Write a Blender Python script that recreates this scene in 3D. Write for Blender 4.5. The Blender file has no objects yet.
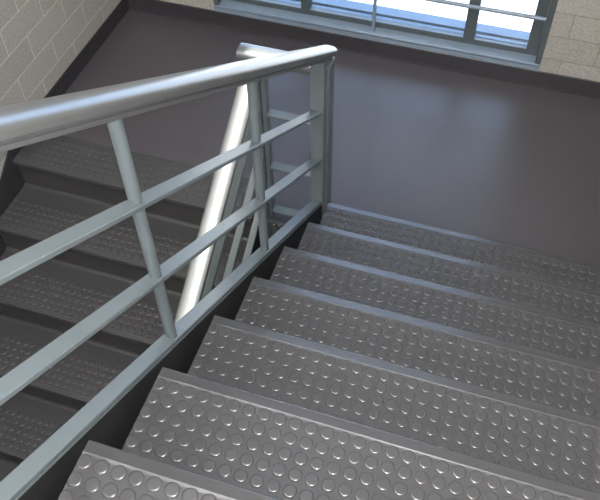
import bpy, bmesh, math
from mathutils import Vector, Matrix, Euler
sc = bpy.context.scene
col = sc.collection

# ---------------------------------------------------------------- dimensions
T, R = 0.28, 0.1829            # tread depth, riser height
SL = R / T
XL, XR = -1.60, 1.24           # side walls
XG = -0.35                     # right end of the lower flight
YW = 1.27                      # window wall
YB = -4.2                      # wall behind the viewer
ZC = 4.7                       # ceiling
Y0 = -0.046                    # landing edge over the lower flight
NUP, NDN = 9, 9

# ---------------------------------------------------------------- materials
def nmat(name, color, rough=0.5, metal=0.0, spec=0.5, noise=0.0, nscale=30.0, bump=0.0, bscale=200.0, rvar=0.0, aniso=None):
    m = bpy.data.materials.new(name); m.use_nodes = True
    nt = m.node_tree; b = nt.nodes['Principled BSDF']
    b.inputs['Base Color'].default_value = (*color, 1)
    b.inputs['Roughness'].default_value = rough
    b.inputs['Metallic'].default_value = metal
    b.inputs['Specular IOR Level'].default_value = spec
    geo = nt.nodes.new('ShaderNodeTexCoord')
    if noise or rvar:
        n = nt.nodes.new('ShaderNodeTexNoise'); n.inputs['Scale'].default_value = nscale
        n.inputs['Detail'].default_value = 5
        nt.links.new(geo.outputs['Object'], n.inputs['Vector'])
        if noise:
            r = nt.nodes.new('ShaderNodeMapRange')
            r.inputs[1].default_value = .3; r.inputs[2].default_value = .7
            r.inputs[3].default_value = 1 - noise; r.inputs[4].default_value = 1 + noise
            nt.links.new(n.outputs['Fac'], r.inputs[0])
            mx = nt.nodes.new('ShaderNodeVectorMath'); mx.operation = 'SCALE'
            mx.inputs[0].default_value = color
            nt.links.new(r.outputs[0], mx.inputs['Scale'])
            nt.links.new(mx.outputs[0], b.inputs['Base Color'])
        if rvar:
            r2 = nt.nodes.new('ShaderNodeMapRange')
            r2.inputs[1].default_value = .3; r2.inputs[2].default_value = .7
            r2.inputs[3].default_value = rough - rvar; r2.inputs[4].default_value = rough + rvar
            nt.links.new(n.outputs['Fac'], r2.inputs[0])
            nt.links.new(r2.outputs[0], b.inputs['Roughness'])
    if bump:
        n2 = nt.nodes.new('ShaderNodeTexNoise'); n2.inputs['Scale'].default_value = bscale
        n2.inputs['Detail'].default_value = 3
        nt.links.new(geo.outputs['Object'], n2.inputs['Vector'])
        bp = nt.nodes.new('ShaderNodeBump'); bp.inputs['Strength'].default_value = bump
        bp.inputs['Distance'].default_value = .001
        nt.links.new(n2.outputs['Fac'], bp.inputs['Height'])
        nt.links.new(bp.outputs['Normal'], b.inputs['Normal'])
    return m

M_tread = nmat('tread_rubber', (.050, .0495, .052), .27, spec=.7, noise=.03, nscale=9, bump=.08, bscale=250)
M_riser = nmat('riser_rubber', (.052, .051, .052), .3, spec=.5, noise=.08, nscale=9)
M_floor = nmat('landing_rubber', (.062, .056, .064), .33, spec=.75, noise=.03, nscale=5, bump=.05, bscale=160)
M_base = nmat('base_rubber', (.034, .032, .037), .42, noise=.1, nscale=12)
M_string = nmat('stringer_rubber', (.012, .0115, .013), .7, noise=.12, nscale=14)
M_rail = nmat('rail_paint', (.112, .134, .145), .34, spec=.5, noise=.05, nscale=20, bump=.05, bscale=300)
M_alu = nmat('brushed_aluminium', (.21, .218, .222), .29, metal=.65, noise=.03, nscale=20, bump=.04, bscale=120)
M_frame = nmat('window_paint', (.07, .088, .095), .35, noise=.05, nscale=15)
M_sill = nmat('sky_tinted_paint', (.19, .245, .315), .27, noise=.05, nscale=15)  # blue of the reflected sky is put into this paint colour
M_fascia = nmat('fascia_paint', (.10, .112, .115), .65, spec=.3)
M_plast = nmat('white_plaster', (.62, .61, .58), .8, noise=.04, nscale=6)
M_conc = nmat('pale_concrete', (.35, .34, .33), .85, noise=.05, nscale=4)
M_white = nmat('fill_housing', (.8, .8, .8), .5)

def block_mat(name, axis, c1, c2, mortar, off):
    m = bpy.data.materials.new(name); m.use_nodes = True
    nt = m.node_tree; b = nt.nodes['Principled BSDF']; b.inputs['Roughness'].default_value = .82
    b.inputs['Specular IOR Level'].default_value = .3
    tc = nt.nodes.new('ShaderNodeTexCoord'); sep = nt.nodes.new('ShaderNodeSeparateXYZ')
    nt.links.new(tc.outputs['Object'], sep.inputs[0])
    cmb = nt.nodes.new('ShaderNodeCombineXYZ')
    a = nt.nodes.new('ShaderNodeMath'); a.operation = 'ADD'; a.inputs[1].default_value = off[0]
    z = nt.nodes.new('ShaderNodeMath'); z.operation = 'ADD'; z.inputs[1].default_value = off[1]
    nt.links.new(sep.outputs[axis], a.inputs[0]); nt.links.new(sep.outputs[2], z.inputs[0])
    nt.links.new(a.outputs[0], cmb.inputs[0]); nt.links.new(z.outputs[0], cmb.inputs[1])
    br = nt.nodes.new('ShaderNodeTexBrick')
    br.inputs['Scale'].default_value = 1; br.inputs['Brick Width'].default_value = .32
    br.inputs['Row Height'].default_value = .1345; br.inputs['Mortar Size'].default_value = .0022
    br.inputs['Mortar Smooth'].default_value = .3; br.inputs['Bias'].default_value = 0
    br.inputs['Color1'].default_value = (*c1, 1); br.inputs['Color2'].default_value = (*c2, 1)
    br.inputs['Mortar'].default_value = (*mortar, 1)
    nt.links.new(cmb.outputs[0], br.inputs['Vector'])
    n = nt.nodes.new('ShaderNodeTexNoise'); n.inputs['Scale'].default_value = 90; n.inputs['Detail'].default_value = 6
    nt.links.new(tc.outputs['Object'], n.inputs['Vector'])
    r = nt.nodes.new('ShaderNodeMapRange'); r.inputs[1].default_value = .3; r.inputs[2].default_value = .7
    r.inputs[3].default_value = .82; r.inputs[4].default_value = 1.14
    nt.links.new(n.outputs['Fac'], r.inputs[0])
    mx = nt.nodes.new('ShaderNodeVectorMath'); mx.operation = 'SCALE'
    nt.links.new(br.outputs['Color'], mx.inputs[0]); nt.links.new(r.outputs[0], mx.inputs['Scale'])
    nt.links.new(mx.outputs[0], b.inputs['Base Color'])
    bp = nt.nodes.new('ShaderNodeBump'); bp.inputs['Strength'].default_value = .5; bp.inputs['Distance'].default_value = .003
    inv = nt.nodes.new('ShaderNodeMath'); inv.operation = 'SUBTRACT'
    sc_ = nt.nodes.new('ShaderNodeMath'); sc_.operation = 'MULTIPLY'; sc_.inputs[1].default_value = .35
    nt.links.new(n.outputs['Fac'], sc_.inputs[0])
    nt.links.new(sc_.outputs[0], inv.inputs[0]); nt.links.new(br.outputs['Fac'], inv.inputs[1])
    nt.links.new(inv.outputs[0], bp.inputs['Height']); nt.links.new(bp.outputs['Normal'], b.inputs['Normal'])
    return m
M_blockL = block_mat('painted_block_left', 1, (.385, .365, .335), (.355, .337, .31), (.66, .62, .56), (.125 - .32, -.0455 + .1345 * 2))
M_blockW = block_mat('painted_block_window', 0, (.385, .365, .335), (.355, .337, .31), (.25, .22, .19), (-1.007 + .32 * 8, -.0425 + .1345 * 2))

def emis(name, color, s):
    m = bpy.data.materials.new(name); m.use_nodes = True
    nt = m.node_tree; nt.nodes.clear()
    e = nt.nodes.new('ShaderNodeEmission'); e.inputs[0].default_value = (*color, 1); e.inputs[1].default_value = s
    o = nt.nodes.new('ShaderNodeOutputMaterial'); nt.links.new(e.outputs[0], o.inputs[0])
    return m
M_fill = emis('fill_diffuser', (1, .975, .94), 22.0)  # glow for the added ceiling panels

def glass_mat():
    m = bpy.data.materials.new('window_glass'); m.use_nodes = True
    nt = m.node_tree; nt.nodes.clear()
    g = nt.nodes.new('ShaderNodeBsdfGlossy'); g.inputs['Roughness'].default_value = .0
    t = nt.nodes.new('ShaderNodeBsdfTransparent'); t.inputs[0].default_value = (.93, .96, .95, 1)
    f = nt.nodes.new('ShaderNodeFresnel'); f.inputs[0].default_value = 1.45
    mx = nt.nodes.new('ShaderNodeMixShader'); o = nt.nodes.new('ShaderNodeOutputMaterial')
    nt.links.new(f.outputs[0], mx.inputs[0]); nt.links.new(t.outputs[0], mx.inputs[1]); nt.links.new(g.outputs[0], mx.inputs[2])
    nt.links.new(mx.outputs[0], o.inputs[0])
    return m
M_glass = glass_mat()

# ---------------------------------------------------------------- helpers
def link(name, bm, m, parent=None, smooth=False, recalc=True):
    if recalc: bmesh.ops.recalc_face_normals(bm, faces=bm.faces)
    me = bpy.data.meshes.new(name); bm.to_mesh(me); bm.free()
    me.materials.append(m)
    if smooth:
        for p in me.polygons: p.use_smooth = True
        try: me.set_sharp_from_angle(angle=math.radians(35))
        except Exception: pass
    o = bpy.data.objects.new(name, me); col.objects.link(o)
    if parent is not None: o.parent = parent
    return o
def box(bm, x0, x1, y0, y1, z0, z1, bev=0):
    v = [bm.verts.new((x, y, z)) for z in (z0, z1) for y in (y0, y1) for x in (x0, x1)]
    fs = []
    for q in ((0, 1, 3, 2), (4, 5, 7, 6), (0, 1, 5, 4), (2, 3, 7, 6), (0, 2, 6, 4), (1, 3, 7, 5)):
        fs.append(bm.faces.new([v[i] for i in q]))
    if bev:
        es = list({e for f in fs for e in f.edges})
        bmesh.ops.recalc_face_normals(bm, faces=fs)
        bmesh.ops.bevel(bm, geom=es, offset=bev, segments=2, profile=.5, affect='EDGES')
def prism_x(bm, pts, x0, x1):
    """polygon pts (y,z) extruded along X"""
    a = [bm.verts.new((x0, y, z)) for y, z in pts]; b = [bm.verts.new((x1, y, z)) for y, z in pts]
    n = len(pts)
    fa = bm.faces.new(a); fb = bm.faces.new(b)
    for i in range(n): bm.faces.new((a[i], a[(i + 1) % n], b[(i + 1) % n], b[i]))
def prism_z(bm, pts, z0, z1):
    a = [bm.verts.new((x, y, z0)) for x, y in pts]; b = [bm.verts.new((x, y, z1)) for x, y in pts]
    n = len(pts); bm.faces.new(a); bm.faces.new(b)
    for i in range(n): bm.faces.new((a[i], a[(i + 1) % n], b[(i + 1) % n], b[i]))
def sweep(bm, prof, p0, p1, side=Vector((1, 0, 0))):
    """profile (u across, w up) carried from p0 to p1, ends square to the run"""
    p0 = Vector(p0); p1 = Vector(p1); d = (p1 - p0).normalized()
    up = side.cross(d).normalized()
    if up.z < 0: up = -up
    a = [bm.verts.new(p0 + side * u + up * w) for u, w in prof]
    b = [bm.verts.new(p1 + side * u + up * w) for u, w in prof]
    n = len(prof); bm.faces.new(a); bm.faces.new(b)
    for i in range(n): bm.faces.new((a[i], a[(i + 1) % n], b[(i + 1) % n], b[i]))
def tube(bm, p0, p1, r, seg=24):
    p0 = Vector(p0); p1 = Vector(p1); d = (p1 - p0)
    bmesh.ops.create_cone(bm, cap_ends=True, segments=seg, radius1=r, radius2=r, depth=d.length,
        matrix=Matrix.Translation((p0 + p1) / 2) @ Vector((0, 0, 1)).rotation_difference(d.normalized()).to_matrix().to_4x4())
def root(name, loc, label, cat, group=None):
    o = bpy.data.objects.new(name, None); col.objects.link(o); o.location = loc
    o.empty_display_size = .1
    o['label'] = label; o['category'] = cat
    if group: o['group'] = group
    return o
def part(name, bm, m, parent, smooth=False, label=None):
    """bmesh given in world coordinates, stored relative to the parent's place"""
    off = Vector((0, 0, 0)); p = parent
    while p is not None: off += p.location; p = p.parent
    bmesh.ops.translate(bm, verts=bm.verts, vec=-off)
    o = link(name, bm, m, parent, smooth)
    if label: o['label'] = label
    return o
def struct(name, bm, m, smooth=False):
    o = link(name, bm, m, None, smooth); o['kind'] = 'structure'; return o

# ---------------------------------------------------------------- stair treads
PX, PY, SR, SH = .0367, .0375, .0158, .0028
def studs(bm, x0, x1, ys, z, first, clip=True):
    """raised round studs on a tread; x runs from first in steps of PX"""
    seg = 18
    rings = [(1.0, -.0006)] + [(1 - .34 * (1 - math.cos(t)), SH * math.sin(t)) for t in (.15, .38, .62, .88, 1.18, 1.5)] + [(.62, SH), (.3, SH)]
    x = first
    while x < x1 - .002:
        for y in ys:
            prev = None
            for (f, h) in rings:
                ring = []
                for i in range(seg):
                    a = 2 * math.pi * i / seg
                    px = min(max(x + math.cos(a) * SR * f, x0 + .0006), x1 - .0006)
                    ring.append(bm.verts.new((px, y + math.sin(a) * SR * f, z + h)))
                if prev:
                    for i in range(seg): bm.faces.new((prev[i], prev[(i + 1) % seg], ring[(i + 1) % seg], ring[i]))
                prev = ring
            bm.faces.new(prev)
        x += PX

def step(parent, x0, x1, yn, z, sgn, depth, cove=True, riser=True, first=None, nose=None, riser_h=R):
    """one rubber-covered step. yn,z = nosing edge; sgn=-1: tread runs towards -Y from the nosing"""
    P = lambda pts: [(yn + sgn * s, z + h) for s, h in pts]
    # tread with rounded cove at its back
    top = [(.034, 0)]
    if cove:
        c = .020
        for i in range(7):
            a = math.pi / 2 * i / 6
            top.append((depth - c + c * math.sin(a), c - c * math.cos(a)))
        top += [(depth + .006, c), (depth + .006, -.03), (.034, -.03)]
    else:
        top += [(depth, 0), (depth, -.03), (.034, -.03)]
    bm = bmesh.new(); prism_x(bm, P(top), x0, x1)
    bmesh.ops.recalc_face_normals(bm, faces=bm.faces)
    rows = [yn + sgn * s for s in (.0455, .082, .1195, .157, .1945)]
    studs(bm, x0, x1, rows, z, (x0 + .0115) if first is None else first)
    st = part('step', bm, M_tread, parent, smooth=True)
    # nosing strip: rounded front edge and a fine raised ridge behind it
    ns = [(.022, -.034), (.004, -.034), (.0010, -.031), (0, -.026), (0, -.006), (.0008, -.0028), (.003, -.0008), (.006, 0),
          (.0236, .0002), (.0248, .0008), (.0260, .0011), (.0273, .0008), (.0284, .0003), (.034, 0), (.034, -.03), (.022, -.03)]
    bm = bmesh.new(); prism_x(bm, P(ns), x0, x1)
    part('nosing', bm, M_tread, st, smooth=True)
    if riser:
        bm = bmesh.new(); prism_x(bm, P([(.022, -.034), (.022, -riser_h + .0005), (.033, -riser_h + .0005), (.033, -.034)]), x0, x1)
        part('riser', bm, M_riser, st)
    return st

up = root('staircase', (0.6, 0, 0), 'nearer flight of grey studded rubber steps, right of the railing, dropping to the landing', 'stairs')
for k in range(1, NUP):
    yn = -(k - 1) * T
    step(up, 0.0, XR - .002, yn, k * R, -1, T + .022, riser_h=R if k > 1 else R - .001)
# concrete body under the treads
bm = bmesh.new()
pts = []
for k in range(1, NUP):
    yn = -(k - 1) * T
    pts += [(yn - .034, (k - 1) * R - .0315 if k > 1 else .002), (yn - .034, k * R - .0315)]
pts += [(-(NUP - 1) * T - .03, (NUP - 1) * R - .0315), (-(NUP - 1) * T - .03, (NUP - 1) * R - .25), (-.25, .002)]
prism_x(bm, pts, .002, XR - .004)
part('stair_body', bm, M_conc, up)

dn = root('staircase', (-1.0, 0, -NDN * R), 'darker flight of studded rubber steps, left of the railing, descending along the block wall', 'stairs')
for j in range(1, NDN):
    step(dn, XL + .002, XG, Y0 - j * T, -j * R, +1, T + .022, first=XL + .0175)
bm = bmesh.new(); pts = []
for j in range(NDN - 1, 0, -1):
    yn = Y0 - j * T
    pts += [(yn + .034, -(j + 1) * R - .0315), (yn + .034, -j * R - .0315)]
pts += [(Y0 + .03, -R - .0315), (Y0 + .03, -R - .3), (Y0 - NDN * T + 1.0, -NDN * R - .03)]
prism_x(bm, pts, XL + .004, XG - .003)
part('stair_body', bm, M_conc, dn)
# studded strip at the landing edge = topmost step of the lower flight
step(dn, XL + .002, XG, Y0, 0.0, +1, .235, cove=False, first=XL + .0175)

# ---------------------------------------------------------------- floors
bm = bmesh.new()
prism_z(bm, [(XG + .001, -.023), (XR, -.023), (XR, YW), (XL, YW), (XL, Y0 + .2355), (XG + .001, Y0 + .2355)], -.24, 0.0)
struct('floor', bm, M_floor)
bm = bmesh.new()
yu = -(NUP - 1) * T - .022 - .008
box(bm, -.0, XR, YB, -(NUP - 1) * T - .055, NUP * R - .24, NUP * R)
struct('floor_upper', bm, M_floor)
bm = bmesh.new()
box(bm, XL, XR, YB, YW, -NDN * R - .2, -NDN * R - .0315)
struct('floor_lower', bm, M_floor)
# top step edge onto the upper landing
step(up, 0.0, XR - .002, -(NUP - 1) * T, NUP * R, -1, .235, cove=False)
# ribbed fascia closing the edge of the landing between the flights
bm = bmesh.new()
box(bm, XG + .004, -.034, -.034, -.0235, -.24, -.002)
x = XG + .008
while x < -.045:
    box(bm, x, x + .010, -.044, -.034, -.238, -.004); x += .024
struct('trim_1', bm, M_fascia)

# ---------------------------------------------------------------- walls
TH = .2
CY0, CY1, CZ0, CZ1 = -3.7, -.7, 2.9, 4.35
bm = bmesh.new(); box(bm, XL - TH, XL, YB - TH, YW + TH, -2.0, CZ0); box(bm, XL - TH, XL, YB - TH, YW + TH, CZ1, ZC)
box(bm, XL - TH, XL, YB - TH, CY0, CZ0, CZ1); box(bm, XL - TH, XL, CY1, YW + TH, CZ0, CZ1); struct('wall_left', bm, M_blockL)
bm = bmesh.new(); box(bm, XR, XR + TH, YB - TH, YW + TH, -2.0, ZC); struct('wall_right', bm, M_blockL)
WX0, WX1, WZ0, WZ1 = -1.05, .752, .094, 3.3
bm = bmesh.new()
box(bm, XL, WX0, YW, YW + TH, -2.0, ZC); box(bm, WX1, XR, YW, YW + TH, -2.0, ZC)
box(bm, WX0, WX1, YW, YW + TH, -2.0, WZ0 - .0); box(bm, WX0, WX1, YW, YW + TH, WZ1, ZC)
struct('wall_window', bm, M_blockW)
bm = bmesh.new(); box(bm, XL, XR, YB - TH, YB, -2.0, ZC); struct('wall_back', bm, M_blockW)
KX0, KX1, KY0, KY1 = -.325, -.088, -1.3, .20
bm = bmesh.new(); box(bm, XL - TH, KX0, YB - TH, YW + TH, ZC, ZC + .2); box(bm, KX1, XR + TH, YB - TH, YW + TH, ZC, ZC + .2)
box(bm, KX0, KX1, YB - TH, KY0, ZC, ZC + .2); box(bm, KX0, KX1, KY1, YW + TH, ZC, ZC + .2); struct('ceiling', bm, M_plast)
# rubber base: left wall (with the raking skirt of the flight), window wall, right wall
hb = .094
bm = bmesh.new()
prof = [(YW - .001, 0.0), (YW - .001, hb), (.02, hb), (-.012, hb - .012), (Y0 - .6, .078 + SL * (Y0 - .6)), (Y0 - NDN * T + .2, .078 + SL * (Y0 - NDN * T + .2)),
        ]
low = [(Y0 - NDN * T + .4, -NDN * R), (Y0 + .05, -.22), (Y0 + .05, -.02), (YW - .001, -.02)]
prism_x(bm, prof + low, XL, XL + .007)
struct('baseboard_left', bm, M_base)
def base_strip(name, pts_fn):
    bm = bmesh.new()
    prof = [(0, 0), (0, hb), (.004, hb), (.007, hb - .003), (.007, .012), (.010, .004), (.018, .0012), (.018, 0)]
    pts_fn(bm, prof); return struct(name, bm, M_base, smooth=True)
def bw(bm, prof):
    p = [(YW - u, w) for u, w in prof]; prism_x(bm, p, XL + .008, XR - .008)
base_strip('baseboard_window', bw)
def brr(bm, prof):
    a = [bm.verts.new((XR - u, .0, w)) for u, w in prof]; b = [bm.verts.new((XR - u, YW - .02, w)) for u, w in prof]
    n = len(prof); bm.faces.new(a); bm.faces.new(b)
    for i in range(n): bm.faces.new((a[i], a[(i + 1) % n], b[(i + 1) % n], b[i]))
base_strip('baseboard_right', brr)

# ---------------------------------------------------------------- window
def wn(name, m, fn, smooth=False, parent=None, label=None):
    bm = bmesh.new(); fn(bm)
    o = link(name, bm, m, parent, smooth); return o
win = bpy.data.objects.new('window_1', None); col.objects.link(win); win['kind'] = 'structure'
# inner sill with a groove along its face
bm = bmesh.new()
prism_x(bm, [(YW + .065, .0945), (YW - .004, .0945), (YW - .004, .1145), (YW + .008, .1155), (YW + .008, .1215), (YW - .003, .1225), (YW - .003, .1295), (YW - .0015, .131), (YW + .065, .133)], WX0, WX1)
link('window_sill', bm, M_sill, win)
YF = YW + .062
bm = bmesh.new(); box(bm, WX0, WX1, YF, YF + .055, .134, .164, .002); link('bottom_rail', bm, M_frame, win)
bm = bmesh.new(); box(bm, WX0, WX1, YF + .001, YF + .053, .1635, .1665); link('rail_sheen', bm, M_sill, win)  # thin strip imitating sky sheen on top of the bottom rail
bm = bmesh.new()
prism_x(bm, [(YF + .055, .13), (YF + .055, .146), (YF + .0655, .146), (YF + .0655, .174), (YF + .145, .168), (YF + .145, .13)], WX0, WX1)
link('outer_sill', bm, M_sill, win)
for x0, x1 in ((-.557, -.507), (.336, .394)):
    bm = bmesh.new(); box(bm, x0, x1, YF - .004, YF + .05, .162, WZ1, .002); link('mullion', bm, M_frame, win)
for x0, x1 in ((WX0 + .03, WX0 + .085), (WX1 - .088, WX1 - .03)):
    bm = bmesh.new(); box(bm, x0, x1, YF - .004, YF + .05, .162, WZ1, .002); link('jamb', bm, M_frame, win)
for x0, x1 in ((WX0, WX0 + .029), (WX1 - .029, WX1)):
    bm = bmesh.new(); box(bm, x0, x1, YW - .003, YF + .03, .134, WZ1, .003)
    link('side_trim', bm, M_frame, win)
bm = bmesh.new(); box(bm, WX0 + .03, WX1 - .03, YF, YF + .05, WZ1 - .06, WZ1, .002); link('top_rail', bm, M_frame, win)
for x0, x1 in ((WX0 + .085, -.557), (-.507, .336), (.394, WX1 - .088)):
    bm = bmesh.new(); box(bm, x0, x1, YF + .022, YF + .028, .1665, WZ1 - .06); link('glass_pane', bm, M_glass, win)

win2 = bpy.data.objects.new('added_window', None); col.objects.link(win2); win2['kind'] = 'structure'  # unseen high opening, added so sky light whitens the far handrail
for (a, b, c, d) in ((CY0, CY1, CZ0, CZ0 + .05), (CY0, CY1, CZ1 - .05, CZ1), (CY0, CY0 + .05, CZ0 + .05, CZ1 - .05), (CY1 - .05, CY1, CZ0 + .05, CZ1 - .05), (-2.225, -2.175, CZ0 + .05, CZ1 - .05)):
    bm = bmesh.new(); box(bm, XL - .12, XL - .06, a, b, c, d); link('window_frame', bm, M_frame, win2)
for a, b in ((CY0 + .05, -2.225), (-2.175, CY1 - .05)):
    bm = bmesh.new(); box(bm, XL - .093, XL - .087, a, b, CZ0 + .05, CZ1 - .05); link('glass_pane', bm, M_glass, win2)

win3 = bpy.data.objects.new('window_3', None); col.objects.link(win3); win3['kind'] = 'structure'
bm = bmesh.new(); box(bm, KX0, KX1, KY0, KY1, ZC + .2, ZC + .206); link('glass_pane', bm, M_glass, win3)

# guard rail in front of the window
g = root('guard_rail', (-.14, YW + .03, .133), 'thin pale tube rail with an upright, standing on the sill before the window', 'railing')
bm = bmesh.new(); tube(bm, (-.139, YW + .028, .1335), (-.139, YW + .028, 1.0), .0095); part('upright', bm, M_sill, g, True)
bm = bmesh.new(); tube(bm, (-.13, YW + .008, .392), (.722, YW + .008, .392), .0105); tube(bm, (-1.02, YW + .008, .392), (-.13, YW + .008, .392), .0105)
part('rail', bm, M_sill, g, True)
bm = bmesh.new(); tube(bm, (-1.02, YW + .028, 1.0), (.722, YW + .028, 1.0), .0125); part('top_rail', bm, M_sill, g, True)

# ---------------------------------------------------------------- railing
rl = root('stair_railing', (-.18, 0, 0), 'grey-green metal stair railing with shiny handrail and flat bars between the two flights', 'railing')
HP = [(-.026, 0), (-.029, .002), (-.029, .010), (-.025, .012), (-.025, .0155), (-.033, .0175), (-.0355, .021), (-.0355, .031)]
for i in range(1, 12):
    a = math.pi * i / 12
    HP.append((-.0355 * math.copysign(abs(math.cos(a)) ** .85, math.cos(a)), .031 + .019 * math.sin(a) ** .85))
HP += [(.0355, .031), (.0355, .021), (.033, .0175), (.025, .0155), (.025, .012), (.029, .010), (.029, .002), (.026, 0)]
XC = -.0545                              # near run
def zn(z0, y): return z0 - SL * y
YT = -3.2
HB = .9195                                # underside of near handrail at Y=0
bm = bmesh.new(); sweep(bm, HP, (XC, YT, zn(HB, YT)), (XC, .125, zn(HB, .125)))
part('handrail', bm, M_alu, rl, True, 'brushed aluminium handrail')
def barprof(w, h): 
    c = .0018
    return [(-w, -h + c), (-w, -c), (-w + c, 0), (w - c, 0), (w, -c), (w, -h + c), (w - c, -h), (-w + c, -h)]
BP = barprof(.0205, .0125)
for z0 in (.685, .430):
    bm = bmesh.new(); sweep(bm, BP, (XC, YT, zn(z0, YT)), (XC, .004, zn(z0, .004))); part('rail_bar', bm, M_rail, rl)
zb = .173
bm = bmesh.new(); sweep(bm, BP, (XC, YT, zn(zb, YT)), (XC, .004, zn(zb, .004)))
sweep(bm, [(-.0215, -.018), (-.0215, -.0155), (.0215, -.0155), (.0215, -.018)], (XC, YT, zn(zb, YT)), (XC, .0, zn(zb, 0)))
sweep(bm, [(-.014, -.0156), (-.014, -.012), (.014, -.012), (.014, -.0156)], (XC, YT, zn(zb, YT)), (XC, .0, zn(zb, 0)))
part('bottom_bar', bm, M_rail, rl)
for y in (-2.56, -1.91, -1.262, -.612):
    bm = bmesh.new(); tube(bm, (XC, y, zn(zb, y) - .008), (XC, y, zn(HB, y) + .004), .0145, 28)
    part('baluster', bm, M_rail, rl, True)
# end posts on the near side of the stairwell
bm = bmesh.new(); box(bm, -.082, -.0275, .0, .030, .150, .912, .002); part('post', bm, M_rail, rl)
bm = bmesh.new(); box(bm, -.062, -.0215, .050, .115, .0, zn(HB, .115) + .012, .002); part('post', bm, M_rail, rl)
# dark rubber-faced stringer beneath the near run
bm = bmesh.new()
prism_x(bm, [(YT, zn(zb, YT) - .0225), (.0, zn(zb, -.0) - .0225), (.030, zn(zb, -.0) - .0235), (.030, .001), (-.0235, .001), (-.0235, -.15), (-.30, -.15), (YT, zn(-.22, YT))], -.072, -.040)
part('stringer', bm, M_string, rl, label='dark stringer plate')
# cross run at the landing
bm = bmesh.new(); sweep(bm, HP, (-.366, .026, .850), (-.078, .026, .850), Vector((0, 1, 0)))
part('handrail', bm, M_alu, rl, True, 'brushed aluminium handrail')
for z in (.612, .318, .038):
    bm = bmesh.new(); sweep(bm, BP, (-.262, .018, z), (-.080, .018, z), Vector((0, 1, 0))); part('rail_bar', bm, M_rail, rl)
bm = bmesh.new(); box(bm, -.335, -.286, .0, .030, .0, .862, .002); part('post', bm, M_rail, rl)
bm = bmesh.new(); box(bm, -.279, -.261, -.002, .034, .0, .862, .002); part('post', bm, M_rail, rl)
# far run, going down beside the lower flight
XF = -.303
def zf(z0, y): return z0 + SL * y
YD = -2.45
HF = .815
bm = bmesh.new(); sweep(bm, HP, (XF, YD, zf(HF, YD)), (XF, .0, zf(HF, .0)))
part('handrail', bm, M_alu, rl, True, 'brushed aluminium handrail')
for z0 in (.645, .39, .13):
    bm = bmesh.new(); sweep(bm, barprof(.0155, .0125), (XF, YD, zf(z0, YD)), (XF, .002, zf(z0, .002))); part('rail_bar' if z0 > .2 else 'bottom_bar', bm, M_rail, rl)
for y in (-.98, -1.63, -2.28):
    bm = bmesh.new(); tube(bm, (XF, y, zf(.12, y)), (XF, y, zf(HF, y) + .004), .0145, 28)
    part('baluster', bm, M_rail, rl, True)
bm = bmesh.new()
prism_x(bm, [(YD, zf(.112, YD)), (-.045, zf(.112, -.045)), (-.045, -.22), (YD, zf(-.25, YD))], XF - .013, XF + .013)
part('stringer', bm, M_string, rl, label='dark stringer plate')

# ---------------------------------------------------------------- outside
bm = bmesh.new(); box(bm, -14, 14, YW + TH + .02, 16, -1.15, -1.0)
o = struct('floor_outside', bm, M_conc)

bm = bmesh.new(); box(bm, XL - .3, XR + .3, YW + TH + .001, YW + TH + .75, 3.45, 3.58); struct('added_overhang', bm, M_conc)  # unseen overhang, added to keep the sun off the outer sill

# ---------------------------------------------------------------- added fill lamps, sun, flash, sky
def fill_lamp(x, y, lx, ly, label):  # unseen ceiling panel, added to raise the light in the stairwell
    c = root('ceiling_fill', (x, y, ZC), label, 'fill_lamp', None)
    bm = bmesh.new(); box(bm, x - lx - .03, x + lx + .03, y - ly - .03, y + ly + .03, ZC - .07, ZC - .001, .006); part('housing', bm, M_white, c)
    bm = bmesh.new(); box(bm, x - lx, x + lx, y - ly, y + ly, ZC - .085, ZC - .069, .004); part('diffuser', bm, M_fill, c)
fill_lamp(-.85, -2.35, .3, 1.2, 'added unseen ceiling lamp over the farther flight, beside the block wall')
fill_lamp(.55, -2.45, .25, 1.0, 'added unseen ceiling lamp over the nearer flight')

M_fill2 = emis('wall_fill_diffuser', (1, .985, .96), 34.0)  # glow for the added back wall panel
c = root('wall_fill', (.45, YB, 3.55), 'added unseen lamp high on the wall behind the viewer', 'fill_lamp')  # unseen panel, added to brighten the window wall and steps from behind
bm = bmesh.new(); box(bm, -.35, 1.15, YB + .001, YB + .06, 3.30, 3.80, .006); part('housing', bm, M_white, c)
bm = bmesh.new(); box(bm, -.32, 1.12, YB + .059, YB + .085, 3.33, 3.77, .006); part('diffuser', bm, M_fill2, c)

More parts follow.
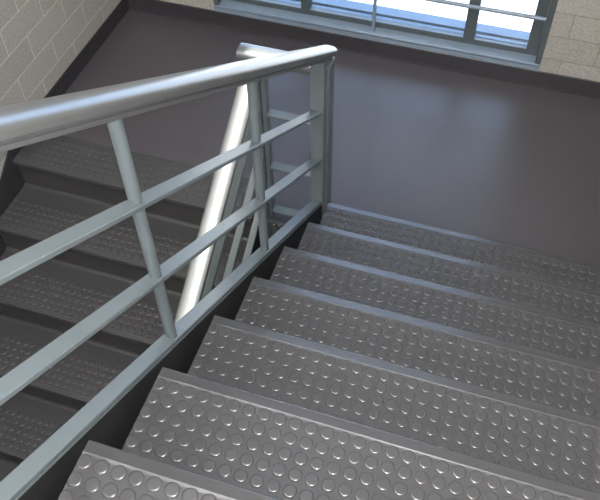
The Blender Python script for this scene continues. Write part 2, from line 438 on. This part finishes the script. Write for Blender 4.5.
s = bpy.data.lights.new('sun', 'SUN'); s.energy = 28; s.angle = math.radians(.6); s.color = (1, .96, .9)
so = bpy.data.objects.new('sun', s); col.objects.link(so)
so.rotation_euler = Vector((0, -.04, -1)).to_track_quat('-Z', 'Y').to_euler()
fl = bpy.data.lights.new('camera_flash', 'POINT'); fl.energy = 165; fl.shadow_soft_size = .018; fl.color = (1, .98, .95)
fo = bpy.data.objects.new('camera_flash', fl); col.objects.link(fo); fo.location = (.625, -2.19, 2.735)
w = bpy.data.worlds.new('sky'); sc.world = w; w.use_nodes = True
nt = w.node_tree; bg = nt.nodes['Background']
bg.inputs[0].default_value = (.45, .63, 1.0, 1); bg.inputs[1].default_value = 4.0
p = bpy.data.lights.new('window_portal', 'AREA'); p.shape = 'RECTANGLE'; p.size = WX1 - WX0; p.size_y = WZ1 - WZ0; p.cycles.is_portal = True
po = bpy.data.objects.new('window_portal', p); col.objects.link(po)
p2 = bpy.data.lights.new('window_portal', 'AREA'); p2.shape = 'RECTANGLE'; p2.size = CY1 - CY0; p2.size_y = CZ1 - CZ0; p2.cycles.is_portal = True
po2 = bpy.data.objects.new('window_portal', p2); col.objects.link(po2); po2.location = (XL - TH - .01, (CY0 + CY1) / 2, (CZ0 + CZ1) / 2)
po2.rotation_euler = Vector((1, 0, 0)).to_track_quat('-Z', 'Z').to_euler()
po.location = ((WX0 + WX1) / 2, YW + TH + .01, (WZ0 + WZ1) / 2)
po.rotation_euler = Vector((0, -1, 0)).to_track_quat('-Z', 'Z').to_euler()

# ---------------------------------------------------------------- camera
cd = bpy.data.cameras.new('camera'); cam = bpy.data.objects.new('camera', cd); col.objects.link(cam)
cd.sensor_width = 36; cd.lens = 781.0 * 36 / 600; cd.clip_start = .05
cam.location = (.61181, -2.17203, 2.69799)
rx, ry, rz = .66959309, .01361909, .31417627
cam.matrix_world = Matrix.Translation(cam.location) @ (Matrix.Rotation(rz, 4, 'Z') @ Matrix.Rotation(ry, 4, 'Y') @ Matrix.Rotation(rx, 4, 'X'))
sc.camera = cam
sc.view_settings.view_transform = 'Standard'; sc.view_settings.look = 'None'
sc.view_settings.gamma = 1; sc.view_settings.use_curve_mapping = False
sc.view_settings.exposure = 0.0
try: sc.cycles.use_denoising = True
except Exception: pass
